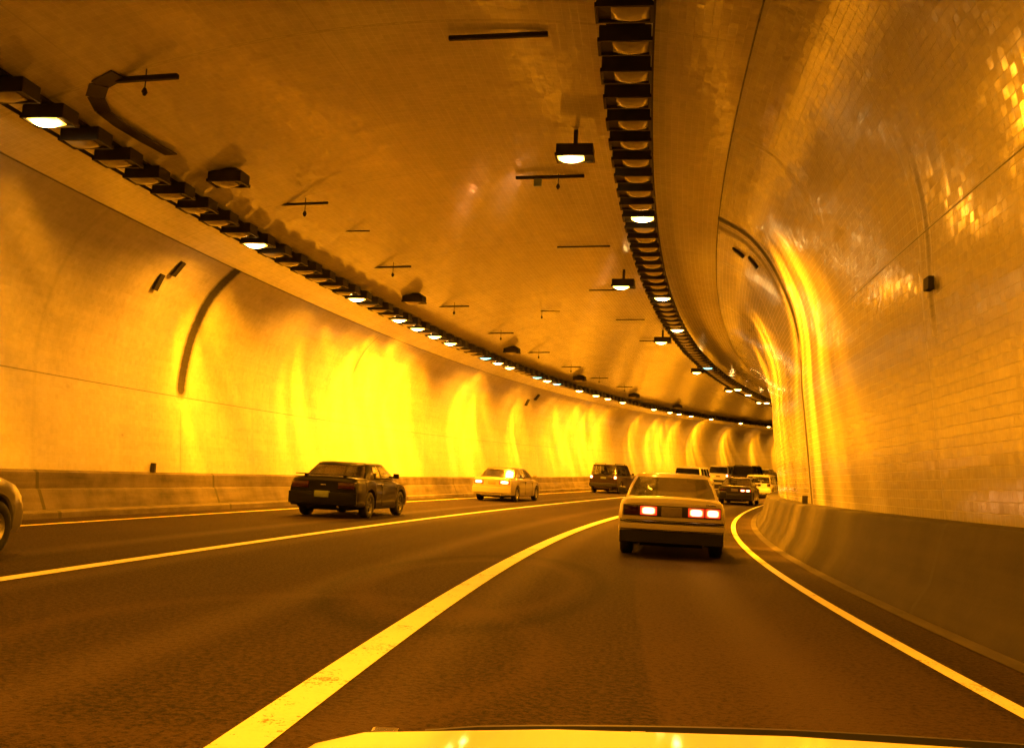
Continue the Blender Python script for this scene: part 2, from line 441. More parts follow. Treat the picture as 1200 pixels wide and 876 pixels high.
# right wall: u grows upward from the floor; left wall: u grows downward from the ceiling edge
ringsR = [(19.45, .36, uR_joint - .1, uR_end + .6, 1.2), (19.45, .30, -.5, uR_joint + .2, 1.3), (20.1, .4, uR_joint + 1.0, uR_end + .4, .7),
          (10.0, .16, 2.6, 5.0, .7), (10.3, .05, -.5, uR_end, .25), (23.1, .05, uR_joint - 1.2, uR_end, .4), (28.9, .05, -.5, uR_end, .5),
          (36.2, .05, -.5, uR_end, .5), (44.2, .06, -.5, uR_end, .5), (14.5, .12, uR_joint + .9, uR_end + .5, .3)]
ringsL = [(19.75, .34, -.4, uL_joint + .25, 1.5), (19.75, .07, uL_joint, uL_end + 1, .45), (23.1, .05, .2, uL_end, .32), (23.9, .05, .2, 2.0, .2),
          (28.9, .16, -.3, 2.3, .5), (28.9, .04, 1.5, uL_end, .3), (31.4, .1, .2, 1.8, .35), (36.2, .06, -.3, uL_end, .4), (44.2, .08, -.3, 2.2, .5),
          (53, .08, -.3, 2.2, .4), (62, .1, -.3, 2.2, .4), (84, .12, -.3, uL_end, .5), (15.0, .08, -.3, uL_end, .12), (10.4, .08, -.3, uL_end, .15)]
linesR = [(uR_joint, .022, .9), (uR_end - .02, .03, 1.0)]
linesL = [(uL_joint, .022, .85), (.02, .025, .9)]
mWR = tile_mat('tile_right', (.50, .48, .43), ringsR, linesR, stains=[(9.75, .14, 3.3, .12, 1.0), (9.4, .3, 4.6, .35, .4), (20.0, .3, uR_joint + .2, .3, .4)])
mWL = tile_mat('tile_left', (.62, .60, .54), ringsL, linesL, stains=[(15.9, .22, 3.6, .12, .4), (16.6, .14, 3.62, .06, .35), (17.6, .15, 4.45, .08, .5), (14.2, .6, 4.7, .12, .25)])
mCE = tile_mat('tile_ceiling', (.68, .65, .58), [(11.5, .05, 0, 12, .25), (23.0, .05, 0, 12, .22), (34.5, .05, 0, 12, .22), (17.2, .05, 0, 12, .15), (28.7, .05, 0, 12, .15)],
               [(9.15, .014, .5), (5.9, .012, .22)], rough=.05, tilt=.012, wob=.35, ior=1.95)
tag(sweep('tunnel_wall', wallR, SA, SB, .5, mWR, thick=-.0 or .35 * -1 * -1), 'glossy tiled inner wall curving up the right side of the tunnel', 'wall')
tag(sweep('tunnel_wall', wallL[::1], SA, SB, .5, mWL, thick=.35), 'brightly lit tiled outer wall sweeping along the left lane of the tunnel', 'wall')
tag(sweep('tunnel_ceiling', [p for p in ceilp], SA, SB, .5, mCE, thick=.35), 'shallow arched glossy tile ceiling over the three lanes', 'ceiling')

# ------------------------------------------------------------------ road
tag(sweep('road', [(-1.5 + i * (14.5 / 29), 0) for i in range(30)], SA, SB, .5, M['asphalt'], sharp=None), 'dark asphalt road of three lanes bending right', 'road', kind='structure')
road = bpy.data.objects['road']
def lane_line(o, w, m, lab, s0=SA, s1=SB):
    l = sweep('lane_line', [(o - w / 2, .004), (o + w / 2, .004)], s0, s1, .5, m, smooth=False, parent=road)
    l['kind'] = 'structure'; l['label'] = lab
lane_line(0, .115, M['line'], 'thin solid line along the right barrier')
lane_line(3.515, .21, M['line'], 'wide solid white line between right and middle lanes')
lane_line(7.33, .18, M['line'], 'solid white line between middle and left lanes')
lane_line(11.27, .115, M['liney'], 'thin solid yellow line along the left barrier')

# barriers and kerb
bR = sweep('concrete_barrier', [(-.66, 0), (-.68, .07), (-.83, .30), (-.955, .80), (-.985, .855), (-1.02, .865), (-1.36, .87), (-1.43, .87), (-1.43, 0)], SA, SB, .5, M['concrete_dark'], closed=True, sharp=25)
tag(bR, 'sooty sloped concrete barrier along the foot of the right wall', 'barrier')
bL = sweep('concrete_barrier', [(12.70, 0), (12.74, .83), (12.69, .835), (12.655, .80), (12.63, .79), (12.60, .50), (12.56, .48), (12.42, .16), (12.40, 0)], SA, SB, .5, M['concrete'], closed=True, sharp=25)
tag(bL, 'lighter concrete barrier with a ledge along the foot of the left wall', 'barrier')
kb = sweep('kerb', [(12.395, 0), (12.395, .13), (12.13, .13), (12.10, .10), (12.09, 0)], SA, SB, .5, M['concrete'], closed=True, sharp=25)
tag(kb, 'low kerb at the foot of the left barrier', 'kerb')
gt = sweep('gutter', [(-.50, .006), (-.655, .012)], SA, SB, .5, M['concrete_gutter'], smooth=False)
tag(gt, 'narrow concrete gutter strip beside the right barrier', 'gutter', kind='structure')

# ------------------------------------------------------------------ luminaires
ENERGY = 330
def lens_bm(x0, x1, y0, y1, z, d):
    bm = bmesh.new(); nx, ny = 6, 5; g = []
    for j in range(ny + 1):
        row = []
        for i in range(nx + 1):
            a = -1 + 2 * i / nx; b = -1 + 2 * j / ny
            h = d * max(0, 1 - a * a * .95) ** .6 * max(0, 1 - b * b * .95) ** .6
            row.append(bm.verts.new((x0 + (x1 - x0) * i / nx, y0 + (y1 - y0) * j / ny, z - h)))
        g.append(row)
    for j in range(ny):
        for i in range(nx): bm.faces.new((g[j][i], g[j + 1][i], g[j + 1][i + 1], g[j][i + 1]))
    # back plate makes it solid
    bk = [bm.verts.new(p) for p in ((x0, y0, z + .02), (x1, y0, z + .02), (x1, y1, z + .02), (x0, y1, z + .02))]
    bm.faces.new(bk)
    edge = [g[0], [r[-1] for r in g], g[-1][::-1], [r[0] for r in g][::-1]]
    for k, e in enumerate(edge):
        a, b = bk[k], bk[(k + 1) % 4]
        bm.faces.new(list(e) + [b, a])
    return bm
def make_luminaire(side, lens_mat, bh=.02, bw=.24):
    """side -1: lens towards -x; housing .64 x .40 x .20, bottom rim at z=0"""
    e = empty('box_luminaire')
    bm = bmesh.new()
    box(bm, -.32, .32, -.19, .19, .02, .20, .015)
    # rim around the lens opening
    box(bm, -.325, .325, -.205, -.175, -.02, .03); box(bm, -.325, .325, .175, .205, -.02, .03)
    box(bm, -.335, -.30, -.205, .205, -.021, .031); box(bm, .30, .335, -.205, .205, -.021, .031)
    bmobj('housing', bm, M['housing'], e)
    x0, x1 = (-.29, .15) if side < 0 else (-.15, .29)
    bmobj('lens', lens_bm(x0, x1, -.165, .165, .012, .085), lens_mat, e, True, 60)
    bm = bmesh.new(); box(bm, -bw, bw, -min(bw, .12), min(bw, .12), .201, .2 + bh)
    bmobj('bracket', bm, M['housing'], e)
    return e
def copy_tree(o, parent=None):
    c = o.copy(); col.objects.link(c)
    if parent: c.parent = parent
    for ch in o.children:
        d = copy_tree(ch, c)
    return c
protos = {}
def luminaire(s, o, z, side, state, label, group, tilt=0.0, power=1.0, spread=150, bh=.02, bw=.24, aim=0.0, spill=.6):
    key = (side, state, bh)
    if key not in protos:
        protos[key] = make_luminaire(side, {'off': M['lens_off'], 'on': M['lens_on'], 'teal': M['lens_teal']}[state], bh, bw); e = protos[key]
    else: e = copy_tree(protos[key])
    e.matrix_world = frame(s, o, z)
    tag(e, label, 'lamp', group)
    if state == 'on':
        d0 = Vector((side * math.tan(tilt), math.tan(aim), -1)).normalized()
        if s < 62:
            L = bpy.data.lights.new('sodium_light', 'AREA'); L.shape = 'RECTANGLE'; L.size = .40; L.size_y = .30
            L.color = SOD; L.energy = ENERGY * spill; L.spread = math.radians(160)
            lo = bpy.data.objects.new('light', L); col.objects.link(lo); lo.parent = e
            lo.location = (.07 * side, 0, -.09)
        if power:
            L = bpy.data.lights.new('sodium_beam', 'SPOT'); L.spot_size = math.radians(spread); L.spot_blend = 1.0
            L.color = SOD; L.energy = ENERGY * power; L.shadow_soft_size = .12
            # the reflector's own striations, a pattern of direction from the lamp
            L.use_nodes = True; q = N(L.node_tree); em = L.node_tree.nodes['Emission']
            tc = q.n('ShaderNodeTexCoord'); sx = q.n('ShaderNodeSeparateXYZ'); q.l(tc.outputs['Normal'], sx.inputs[0])
            az = q.m('MAXIMUM', q.m('ABSOLUTE', sx.outputs[2]), .05)
            cv = q.n('ShaderNodeCombineXYZ'); q.l(q.m('MULTIPLY', q.m('DIVIDE', sx.outputs[0], az), .5), cv.inputs[0])
            q.l(q.m('MULTIPLY', q.m('DIVIDE', sx.outputs[1], az), 3.6), cv.inputs[1]); cv.inputs[2].default_value = (s * 1.37 + o) % 17
            nz = q.m('SUBTRACT', q.noise(cv.outputs[0], 1.3, 2, .5), .30)
            q.l(q.m('MULTIPLY', q.m('MAXIMUM', nz, .02), 4.4), em.inputs['Strength'])
            lo = bpy.data.objects.new('light', L); col.objects.link(lo); lo.parent = e
            lo.matrix_local = Matrix.Translation((.07 * side, 0, -.09)) @ Vector((0, 0, -1)).rotation_difference(d0).to_matrix().to_4x4()
    return e
ORD = ['first', 'second', 'third', 'fourth', 'fifth', 'sixth', 'seventh', 'eighth', 'ninth', 'tenth', 'eleventh', 'twelfth', 'thirteenth', 'fourteenth', 'fifteenth',
       'sixteenth', 'seventeenth', 'eighteenth', 'nineteenth', 'twentieth', 'twenty-first', 'twenty-second', 'twenty-third', 'twenty-fourth', 'twenty-fifth']
def st(k): return 18.25 + .83 * k
litL = [-8, 0, 7, 11, 13, 15, 17, 24, 26, 33, 40, 44, 47, 51, 60, 65, 68, 72, 79, 90, 101, 110, 119]
tealL = [22, 31, 35]
litR = [0, 10, 17, 45, 50, 59]; tealR = [31]
n_on = 0; n_t = 0
for k in range(-15, 122):
    if k in litL:
        luminaire(st(k), 10.45, 5.88, -1, 'on', 'glowing sodium lamp of the left ceiling row, %s lit one from the near end' % ORD[n_on], 'lit lamps of the left ceiling row', .50 + random.uniform(-.07, .07), (17 if k > 4 else 20 if k == 0 else 5) * random.uniform(.65, 1.35), random.uniform(66, 96), aim=(.76 if k == 0 else .76 + random.uniform(-.1, .1))); n_on += 1
    elif k in tealL:
        luminaire(st(k), 10.45, 5.88, -1, 'teal', 'dim greenish lamp of the left row, %s such one from the near end' % ORD[n_t], 'greenish lamps of the left ceiling row'); n_t += 1
    else:
        luminaire(st(k), 10.45, 5.88, -1, 'off', 'dark unlit box lamp in the long left ceiling row', 'unlit lamps of the left ceiling row')
n_on = 0
for k in range(-15, 72):
    if k in litR:
        luminaire(st(k), 2.2, 6.45, 1, 'on', 'glowing sodium lamp of the right ceiling row, %s lit one from the near end' % ORD[n_on], 'lit lamps of the right ceiling row', .74 if k == 0 else .86, 38 if k == 0 else 5, 88 if k == 0 else 80, bh=.1, aim=-.06 if k == 0 else .25); n_on += 1
    elif k in tealR:
        luminaire(st(k), 2.2, 6.45, 1, 'teal', 'dim greenish lamp low in the ladder-like right ceiling row', 'greenish lamps of the right ceiling row', bh=.1)
    else:
        luminaire(st(k), 2.2, 6.45, 1, 'off', 'dark unlit box lamp in the ladder-like right ceiling row', 'unlit lamps of the right ceiling row', bh=.1)
for i, s in enumerate((4.2, 15.3, 26.0, 37.0, 48.2, 59.4, 70.6)):
    if i: luminaire(s, 3.2, 6.67, -1, 'on', 'lone glowing lamp box left of the right row, %s one from the near end' % ORD[i - 1], 'lone lit lamps beside the right row', 0.0, 0, spill=1.35, bh=.3, bw=.035)
for i, s in enumerate((4.0, 15.2, 26.1, 37.1, 48.3, 59.9, 71.0)):
    if i: luminaire(s, 9.55, 6.2, -1, 'off', 'lone dark lamp box just right of the left row, %s one from the near end' % ORD[i - 1], 'lone unlit lamps beside the left row', bh=.06, bw=.2)
# unseen lamps added overhead and behind the viewer to brighten road and bonnet
luminaire(4.2, 3.2, 6.67, -1, 'on', 'unseen sodium lamp added overhead above the frame', 'unseen lamps added for near light', 0.0, 0, spill=.9, bh=.3, bw=.035)
for s, o, z, sd in ((3.5, 10.45, 5.88, -1), (-6, 10.45, 5.88, -1), (-15, 10.45, 5.88, -1), (1.0, 2.2, 6.45, 1), (-10, 2.2, 6.45, 1)):
    luminaire(s, o, z, sd, 'on', 'unseen sodium lamp added behind the viewer', 'unseen lamps added for near light', .3, 0, spill=.55 if o > 5 else .5)
# cable trays carrying the two rows
for o, z, nm, gap in ((10.45, 5.88, 'left', 1), (2.2, 6.45, 'right', 1)):
    zt = z + (.22 if nm == 'left' else .30)
    hw_ = .07 if nm == 'left' else .20
    e = sweep('cable_tray', [(o - hw_, zt), (o + hw_, zt), (o + hw_, zt + .04), (o - hw_, zt + .04)], 2, 110, .83, M['soot'], closed=True, smooth=False)
    tag(e, 'dark cable tray that carries the %s row of box lamps' % nm, 'cable tray')
    for d in (((.34, .36),) if nm == 'left' else ((-.36, -.33),)):
        sweep('side_rail', [(o + d[0], z + .02), (o + d[1], z + .02), (o + d[1], z + .075), (o + d[0], z + .075)], 2, 110, .83, M['soot'], closed=True, smooth=False, parent=e)

# ------------------------------------------------------------------ ceiling bars with hanging detectors
def ceiling_bar(s, o0, o1, th, knob, label, group, z=None, sign=False, yaw=0.0):
    oc = (o0 + o1) / 2; m = frame(s, oc, 0, yaw); e = empty('ceiling_bar', m); mi = m.inverted()
    w = (o1 - o0) / 2
    zb = ceil_z(oc) - .045
    bm = bmesh.new(); box(bm, -w, w, -th / 2, th / 2, zb - th, zb, .006)
    bmobj('bar', bm, M['soot'], e)
    if knob is not None:
        bm = bmesh.new(); cyl(bm, (knob, 0, ceil_z(oc - knob)), (knob, 0, zb - .22), .009, n=8); bmobj('rod', bm, M['soot'], e)
        bm = bmesh.new(); cyl(bm, (knob, 0, zb - .18), (knob, 0, zb - .24), .02, .042, 14); cyl(bm, (knob, 0, zb - .2402), (knob, 0, zb - .29), .042, .018, 14)
        bmobj('detector', bm, M['soot'], e, True)
    if sign:
        bm = bmesh.new(); box(bm, -.32, -.16, -.03, .03, zb - .22, zb - th - .003, .01)
        bmobj('signal_box', bm, mat('signal_box_blue', (.25, .34, .50), .4, noise=.1), e)
    tag(e, label, 'ceiling fitting', group)
for i in range(9):
    ceiling_bar(11.60 if i == 0 else 11.9 + 5.48 * i, 8.48, 9.95, .07 if i == 0 else .045, .22, 'thin ceiling bar with hanging knob beside the left lamp row, %s from near end' % ORD[i], 'bars beside the left lamp row', yaw=-.10)
for i in range(6):
    ceiling_bar((11.85, 17.75, 23.35, 28.95, 34.55, 40.15)[i], 3.3 + (.3 if i > 2 else 0), 4.7, .06 if i < 2 else .04, .18 if i == 1 else None, ('thin ceiling bar left of the right lamp row, %s from the near end' % ORD[i] if i != 1 else 'thin ceiling bar carrying a small bluish box, left of the right lamp row'), 'bars beside the right lamp row', sign=(i == 1), yaw=-.05)
ceiling_bar(19.8, 8.5, 9.1, .03, None, 'very thin short ceiling bar between two hanging knobs, without a knob of its own', 'bars beside the left lamp row')
ceiling_bar(32.0, 6.3, 7.0, .03, -.3, 'small lone ceiling bar near the middle of the ceiling, far down the tunnel', 'bars beside the left lamp row')
# flat dark band curving from the first bar towards the lamp row
bm = bmesh.new()
pts = [T(s_, o_, ceil_z(o_) - .022) for s_, o_ in ((11.45, 9.35), (11.55, 9.7), (11.8, 9.92), (12.2, 10.06), (12.7, 10.09), (13.3, 10.06), (14.0, 10.0))]
for a, b in zip(pts[:-1], pts[1:]):
    d = (b - a).normalized(); sd = d.cross(Vector((0, 0, 1))).normalized() * .13; up = Vector((0, 0, .012))
    hexa(bm, [a - sd - up, b - sd - up, b + sd - up, a + sd - up, a - sd + up, b - sd + up, b + sd + up, a + sd + up])
tag(bmobj('band', bm, M['steel']), 'flat dark band curving from the nearest ceiling bar to the left lamp row', 'band')

# small fittings on the walls and barriers
def plaque(name, s, o, z, w, h, rotax, label, cat, m, group=None):
    mm = frame(s, o, z) @ Matrix.Rotation(rotax, 4, 'Y')
    bm = bmesh.new(); box(bm, -.03, .03, -w / 2, w / 2, -h / 2, h / 2, .008)
    ob = bmobj(name, bm, m); ob.matrix_world = mm; tag(ob, label, cat, group); return ob
plaque('vent_slot', 17.7, 12.37, 4.90, .16, .38, +.42, 'lower of the two dark slots high on the left wall near the big dark ring', 'vent', M['soot'])
plaque('vent_slot', 17.95, 12.10, 5.25, .16, .38, +.66, 'upper of the two dark slots high on the left wall near the big dark ring', 'vent', M['soot'])
plaque('vent_slot', 48.0, 12.37, 4.90, .3, .38, +.42, 'lower of two tiny dark slots on the far left wall', 'vent', M['soot'])
plaque('vent_slot', 48.8, 12.10, 5.25, .3, .38, +.66, 'upper of two tiny dark slots on the far left wall', 'vent', M['soot'])
plaque('vent_slot', 21.2, .10, 6.48, .16, .32, -.85, 'left of the two dark slots under the right arch', 'vent', M['soot'])
plaque('vent_slot', 20.9, -.22, 6.18, .16, .32, -.62, 'right of the two dark slots under the right arch', 'vent', M['soot'])
for s, o, h, lab in ((18.6, 12.68, .20, 'small dark marker post on the left barrier in front of the near wall'), (43.5, 12.68, .26, 'small dark marker post on the left barrier behind the champagne sedan'),
                     (18.7, -1.15, .16, 'small dark marker post on the right barrier beside the wall joint')):
    bm = bmesh.new(); box(bm, -.05, .05, -.035, .035, 0, h, .008); box(bm, -.035, .035, -.045, -.034, h * .45, h * .9)
    ob = bmobj('marker_post', bm, M['reflector']); ob.matrix_world = frame(s, o, .835 if o > 0 else .87); tag(ob, lab, 'marker post')
bm = bmesh.new(); box(bm, -.04, .05, -.09, .09, -.07, .07, .012)
ob = bmobj('junction_box', bm, M['soot']); ob.matrix_world = frame(9.95, -1.13, 3.35); tag(ob, 'small dark junction box high on the right wall below a dark stain', 'junction box')

# ------------------------------------------------------------------ cars
def interp(P, y):
    if y <= P[0][0]: return P[0][1]
    for a, b in zip(P[:-1], P[1:]):
        if y <= b[0]: return a[1] + (b[1] - a[1]) * (y - a[0]) / (b[0] - a[0])
    return P[-1][1]

def make_wheel(root, x, y, r, w, side, rim_mat, mats_name='wheel'):
    bm = bmesh.new(); hw = w / 2
    lathe_x(bm, [(-hw * .8, r * .62), (-hw, r * .72), (-hw, r * .88), (-hw * .8, r * .98), (-hw * .3, r), (hw * .3, r), (hw * .8, r * .98), (hw, r * .88), (hw, r * .72), (hw * .8, r * .62), (-hw * .8, r * .62)], 0)
    t = bmobj('wheel', bm, M['rubber'], root, True, 50); t.location = (x, y, r)
    bm = bmesh.new()
    sg = 1 if side > 0 else -1
    rg = lathe_x(bm, [(sg * hw * .35, .001), (sg * hw * .62, r * .14), (sg * hw * .50, r * .20), (sg * hw * .42, r * .46), (sg * hw * .86, r * .60), (sg * hw * .6, r * .64)], 0)
    for k in range(5):
        a = 2 * math.pi * k / 5
        c, s_ = math.cos(a), math.sin(a)
        p = [(sg * hw * .45, q[0] * c - q[1] * s_, q[0] * s_ + q[1] * c) for q in ((r * .15, -r * .07), (r * .57, -r * .10), (r * .57, r * .10), (r * .15, r * .07))]
        p2 = [(sg * hw * .72, y_, z_) for _, y_, z_ in p]
        hexa(bm, p + p2)
    ri = bmobj('rim', bm, rim_mat, t, True, 30)
    return t

def car(name, sp, mtx, label, group=None, category='car'):
    """local frame: x right, y forward, z up, origin on the ground under the centre"""
    root = empty(name, mtx); tag(root, label, category, group)
    L, W, Hh = sp['L'], sp['W'], sp['H']; w = W / 2; r = sp.get('r', .30)
    yr, yf = -L / 2, L / 2
    ya, yb = sp['axles']
    arch = r + .055
    ymarks = set([yr, yr + .03, yr + .09, yr + .22, yf - .30, yf - .14, yf - .05, yf])
    for a in (ya, yb):
        for t in np.linspace(-1, 1, 13): ymarks.add(round(a + arch * math.sin(t * math.pi / 2), 4))
        ymarks.add(a - arch - .02); ymarks.add(a + arch + .02)
    for p in sp['top']: ymarks.add(p[0])
    ys = sorted(y for y in ymarks if yr <= y <= yf)
    top = sp['top']; sill = sp.get('sill', .20); rear_b = sp.get('rear_b', .26)
    def wid(y):
        e = 1.0
        d = y - yr
        if d < .25: e = 1 - .07 * (1 - d / .25) ** 2
        d = yf - y
        if d < .7: e = min(e, 1 - .14 * (1 - d / .7) ** 2)
        return w * e
    V = []; F = []; n = None
    for y in ys:
        t = interp(top, y); b = sill
        if y < ya - arch: b = rear_b
        if y > yb + arch: b = rear_b - .02
        for a in (ya, yb):
            d = abs(y - a)
            if d < arch: b = max(b, r + math.sqrt(arch * arch - d * d) * .98)
        ww = wid(y)
        end = 0
        if y == yr or y == yf: end = .05
        tt = t - end; bb = b + end * .6
        h = tt - bb
        zs = [(0, .24 + end), (.60, .24 + end), (.62, max(.24 + end, bb)), (.955, bb), (.985, bb + min(.05, h * .1)), (1.0, bb + h * .42), (.995, bb + h * .62), (.975, bb + h * .80), (.94, tt - .055), (.89, tt - .012), (.80, tt + .006), (.45, tt + .022), (0, tt + .028)]
        half = [(f * ww, z) for f, z in zs]
        ring = [(x, z) for x, z in half] + [(-x, z) for x, z in half[-2:0:-1]]
        n = len(ring)
        for x, z in ring: V.append((x, y, z))
    for j in range(len(ys) - 1):
        for i in range(n):
            a = j * n + i; b = j * n + (i + 1) % n
            F.append((a, b, b + n, a + n))
    F.append(tuple(range(n))); F.append(tuple((len(ys) - 1) * n + i for i in range(n))[::-1])
    body = meshobj('body', V, F, sp['paint'], root, smooth=True, sharp=32)
    me = body.data
    bmx = bmesh.new(); bmx.from_mesh(me); bmesh.ops.recalc_face_normals(bmx, faces=bmx.faces); bmx.to_mesh(me); bmx.free()
    # underbody block
    bm = bmesh.new(); box(bm, -w * .58, w * .58, yr + .25, yf - .35, .17, .30); bmobj('underbody', bm, M['under'], root)
    # ---------------- greenhouse
    if 'gh' in sp:
        g = sp['gh']
        # belt ring and roof ring, side stations for pillars
        yb0, yb1, yr0, yr1 = g['belt'][0], g['belt'][1], g['roof'][0], g['roof'][1]
        wb, wr = g['wb'], g['wr']; zb, zr = g['zb'], Hh
        side = g['side']      # fractions 0..1 rear to front: pillar boundaries
        glass = g['glass']    # True for fraction intervals that are glass
        def ringpts(yb0, yb1, ww, bulge_r, bulge_f, slant):
            P = []
            for x in (-.90, -.45, 0, .45, .90): P.append((x * ww, yb0 - bulge_r * (1 - x * x)))
            for i, fr in enumerate(side):
                P.append((ww * (.955 + .045 * math.sin(math.pi * fr) ** .5 if 0 < fr < 1 else .955), yb0 + (yb1 - yb0) * (fr * .94 + .03)))
            for x in (.90, .45, 0, -.45, -.90): P.append((x * ww, yb1 + bulge_f * (1 - x * x)))
            for i, fr in enumerate(side[::-1]):
                P.append((-ww * (.955 + .045 * math.sin(math.pi * fr) ** .5 if 0 < fr < 1 else .955), yb0 + (yb1 - yb0) * (fr * .94 + .03)))
            return P
        B = ringpts(yb0, yb1, wb, .05, .10, 0); R_ = ringpts(yr0, yr1, wr, .04, .06, 0)
        nr = len(B); ns_ = len(side)
        zb_l = [interp(top, y) - .03 if g.get('follow') else zb for x, y in B]
        kinds = []
        for i in range(nr):
            if i < 4: kinds.append('rear')
            elif i == 4: kinds.append('p')
            elif i < 5 + ns_ - 1: kinds.append('side' if glass[i - 5] else 'p')
            elif i == 5 + ns_ - 1: kinds.append('p')
            elif i < 5 + ns_ + 4: kinds.append('front')
            elif i == 5 + ns_ + 4: kinds.append('p')
            elif i < 5 + ns_ + 5 + ns_ - 1: kinds.append('side' if glass[ns_ - 2 - (i - (5 + ns_ + 5))] else 'p')
            else: kinds.append('p')
        levels = [0, g.get('lo', .10), .5, g.get('hi', .88), 1.0]
        def pt(i, t, push=0):
            x = B[i][0] + (R_[i][0] - B[i][0]) * t; y = B[i][1] + (R_[i][1] - B[i][1]) * t
            z = zb_l[i] + (zr - .03 - zb_l[i]) * t
            bl = 1 + .035 * math.sin(math.pi * t)
            return Vector((x * bl * (1 - push), y, z))
        bm = bmesh.new(); vs = {}
        def gv(i, k):
            i %= nr
            if (i, k) not in vs: vs[(i, k)] = bm.verts.new(pt(i, levels[k]))
            return vs[(i, k)]
        gl = {'rear': [], 'front': [], 'left': [], 'right': []}
        for i in range(nr):
            for k in range(4):
                isg = kinds[i] != 'p' and k in (1, 2)
                if not isg: bm.faces.new((gv(i, k), gv(i + 1, k), gv(i + 1, k + 1), gv(i, k + 1)))
                else:
                    key = kinds[i] if kinds[i] != 'side' else ('right' if i < 5 + ns_ else 'left')
                    gl[key].append((i, k))
        # roof: rings shrinking to a crowned top
        prev = [gv(i, 4) for i in range(nr)]
        for f_, dz in ((.90, .022), (.62, .035), (.25, .042)):
            cy = (yr0 + yr1) / 2
            cur = [bm.verts.new((R_[i][0] * f_, cy + (R_[i][1] - cy) * f_, zr - .03 + dz)) for i in range(nr)]
            for i in range(nr): bm.faces.new((prev[i], prev[(i + 1) % nr], cur[(i + 1) % nr], cur[i]))
            prev = cur
        bm.faces.new(prev)
        bmesh.ops.solidify(bm, geom=list(bm.faces), thickness=.028)
        bmobj('roof', bm, sp.get('roofpaint', sp['paint']), root, True, 40)
        for key, lst in gl.items():
            if not lst: continue
            bm = bmesh.new(); vv = {}
            def g2(i, k, vv=vv, bm=bm):
                i %= nr
                if (i, k) not in vv:
                    v = pt(i, levels[k]); c = Vector((0, (yb0 + yb1) / 2, v.z)); v = v + (c - v).normalized() * .012
                    vv[(i, k)] = bm.verts.new(v)
                return vv[(i, k)]
            for i, k in lst: bm.faces.new((g2(i, k), g2(i + 1, k), g2(i + 1, k + 1), g2(i, k + 1)))
            bmesh.ops.solidify(bm, geom=list(bm.faces), thickness=.005)
            bmobj('rear_window' if key == 'rear' else 'windscreen' if key == 'front' else 'side_window', bm, sp.get('glass', M['glass']), root, True, 60)
        # rubber seal round the rear window
        # interior
        bm = bmesh.new(); box(bm, -wb * .85, wb * .85, yb0 + .18, yb1 - .2, zb - .30, zb - .05); bmobj('cabin_floor', bm, M['seat'], root)
        for yy, xs in ((yb0 + (yb1 - yb0) * .56, (-.36, .36)), (yb0 + (yb1 - yb0) * .27, (-.34, .34))):
            for x in xs:
                bm = bmesh.new(); box(bm, x - .22, x + .22, yy - .06, yy + .06, zb - .10, zb + .16, .03); box(bm, x - .11, x + .11, yy - .05, yy + .03, zb + .19, zb + .32, .03)
                bmobj('seat', bm, M['seat'], root, True)
        bm = bmesh.new(); box(bm, -wb * .8, wb * .8, yb1 - .45, yb1 - .10, zb - .05, zb + .04, .02); bmobj('dashboard', bm, M['trim'], root)
    # ---------------- wheels
    for y in (ya, yb):
        for sd in (-1, 1): make_wheel(root, sd * (w - .115), y, r, .20, sd, sp.get('rim', M['rim']))
    # ---------------- bumpers and trims
    def bumper(nm, y0, sgn, z0, z1, m, depth=.09, wf=.955, parent=root):
        bm = bmesh.new(); N_ = 14; prof = [(0, z0), (1, z0 + .015), (1.08, (z0 + z1) / 2), (1, z1 - .015), (0, z1)]
        rows = []
        for i in range(N_ + 1):
            f = -1 + 2 * i / N_; x = f * w * wf; rr_ = depth * (1 - .55 * abs(f) ** 5)
            rows.append([bm.verts.new((x, y0 + sgn * rr_ * p, z)) for p, z in prof])
        for a, b in zip(rows[:-1], rows[1:]):
            for k in range(len(prof)):
                bm.faces.new((a[k], a[(k + 1) % len(prof)], b[(k + 1) % len(prof)], b[k]))
        bm.faces.new(rows[0]); bm.faces.new(rows[-1][::-1])
        return bmobj(nm, bm, m, parent, True, 50)
    for z0, z1, m, d in sp['rbump']: bumper('bumper', yr + .02, -1, z0, z1, m, d)
    bumper('front_bumper', yf - .04, 1, .30, .50, sp.get('fb', sp['paint']), .09, .86)
    for nm, x0, x1, z0, z1, m, d, *lab in sp['rear']:
        bm = bmesh.new(); box(bm, x0, x1, yr - d, yr + .03, z0, z1, min(.012, d * .4)); ob = bmobj(nm, bm, m, root, True)
        if lab: ob['label'] = lab[0]
    for sd in (-1, 1):
        bm = bmesh.new(); y0 = sp.get('mirror_y', .65); z0 = interp(top, y0) + sp.get('mz', .05)
        box(bm, sd * (w + .08) - .07, sd * (w + .08) + .07, y0 - .05, y0 + .05, z0, z0 + .12, .025); box(bm, sd * (w - .04) - .06, sd * (w - .04) + .06, y0 - .02, y0 + .03, z0 + .01, z0 + .05)
        bmobj('wing_mirror', bm, sp.get('mirror', sp['paint']), root, True)
        bm = bmesh.new(); hz = interp(top, yf - .05)
        box(bm, sd * w * .60 - .15, sd * w * .60 + .15, yf - .12, yf - .012, hz - .17, hz - .055, .02); bmobj('headlight', bm, M['head_off'], root, True)
        # door seam and handle
        xs_ = sd * (w + .001)
        bm = bmesh.new(); zt = interp(top, 0) - .14
        box(bm, min(xs_, xs_ - sd * .02), max(xs_, xs_ - sd * .02) + 0, -.42, -.28, zt, zt + .03, .004); bmobj('door_handle', bm, M['trim'], root)
        bm = bmesh.new()
        for yy in sp.get('seams', (-.5, .62)): box(bm, min(sd * (w * .9), sd * (w + .0015)), max(sd * (w * .9), sd * (w + .0015)), yy - .004, yy + .004, .27, interp(top, yy) - .16)
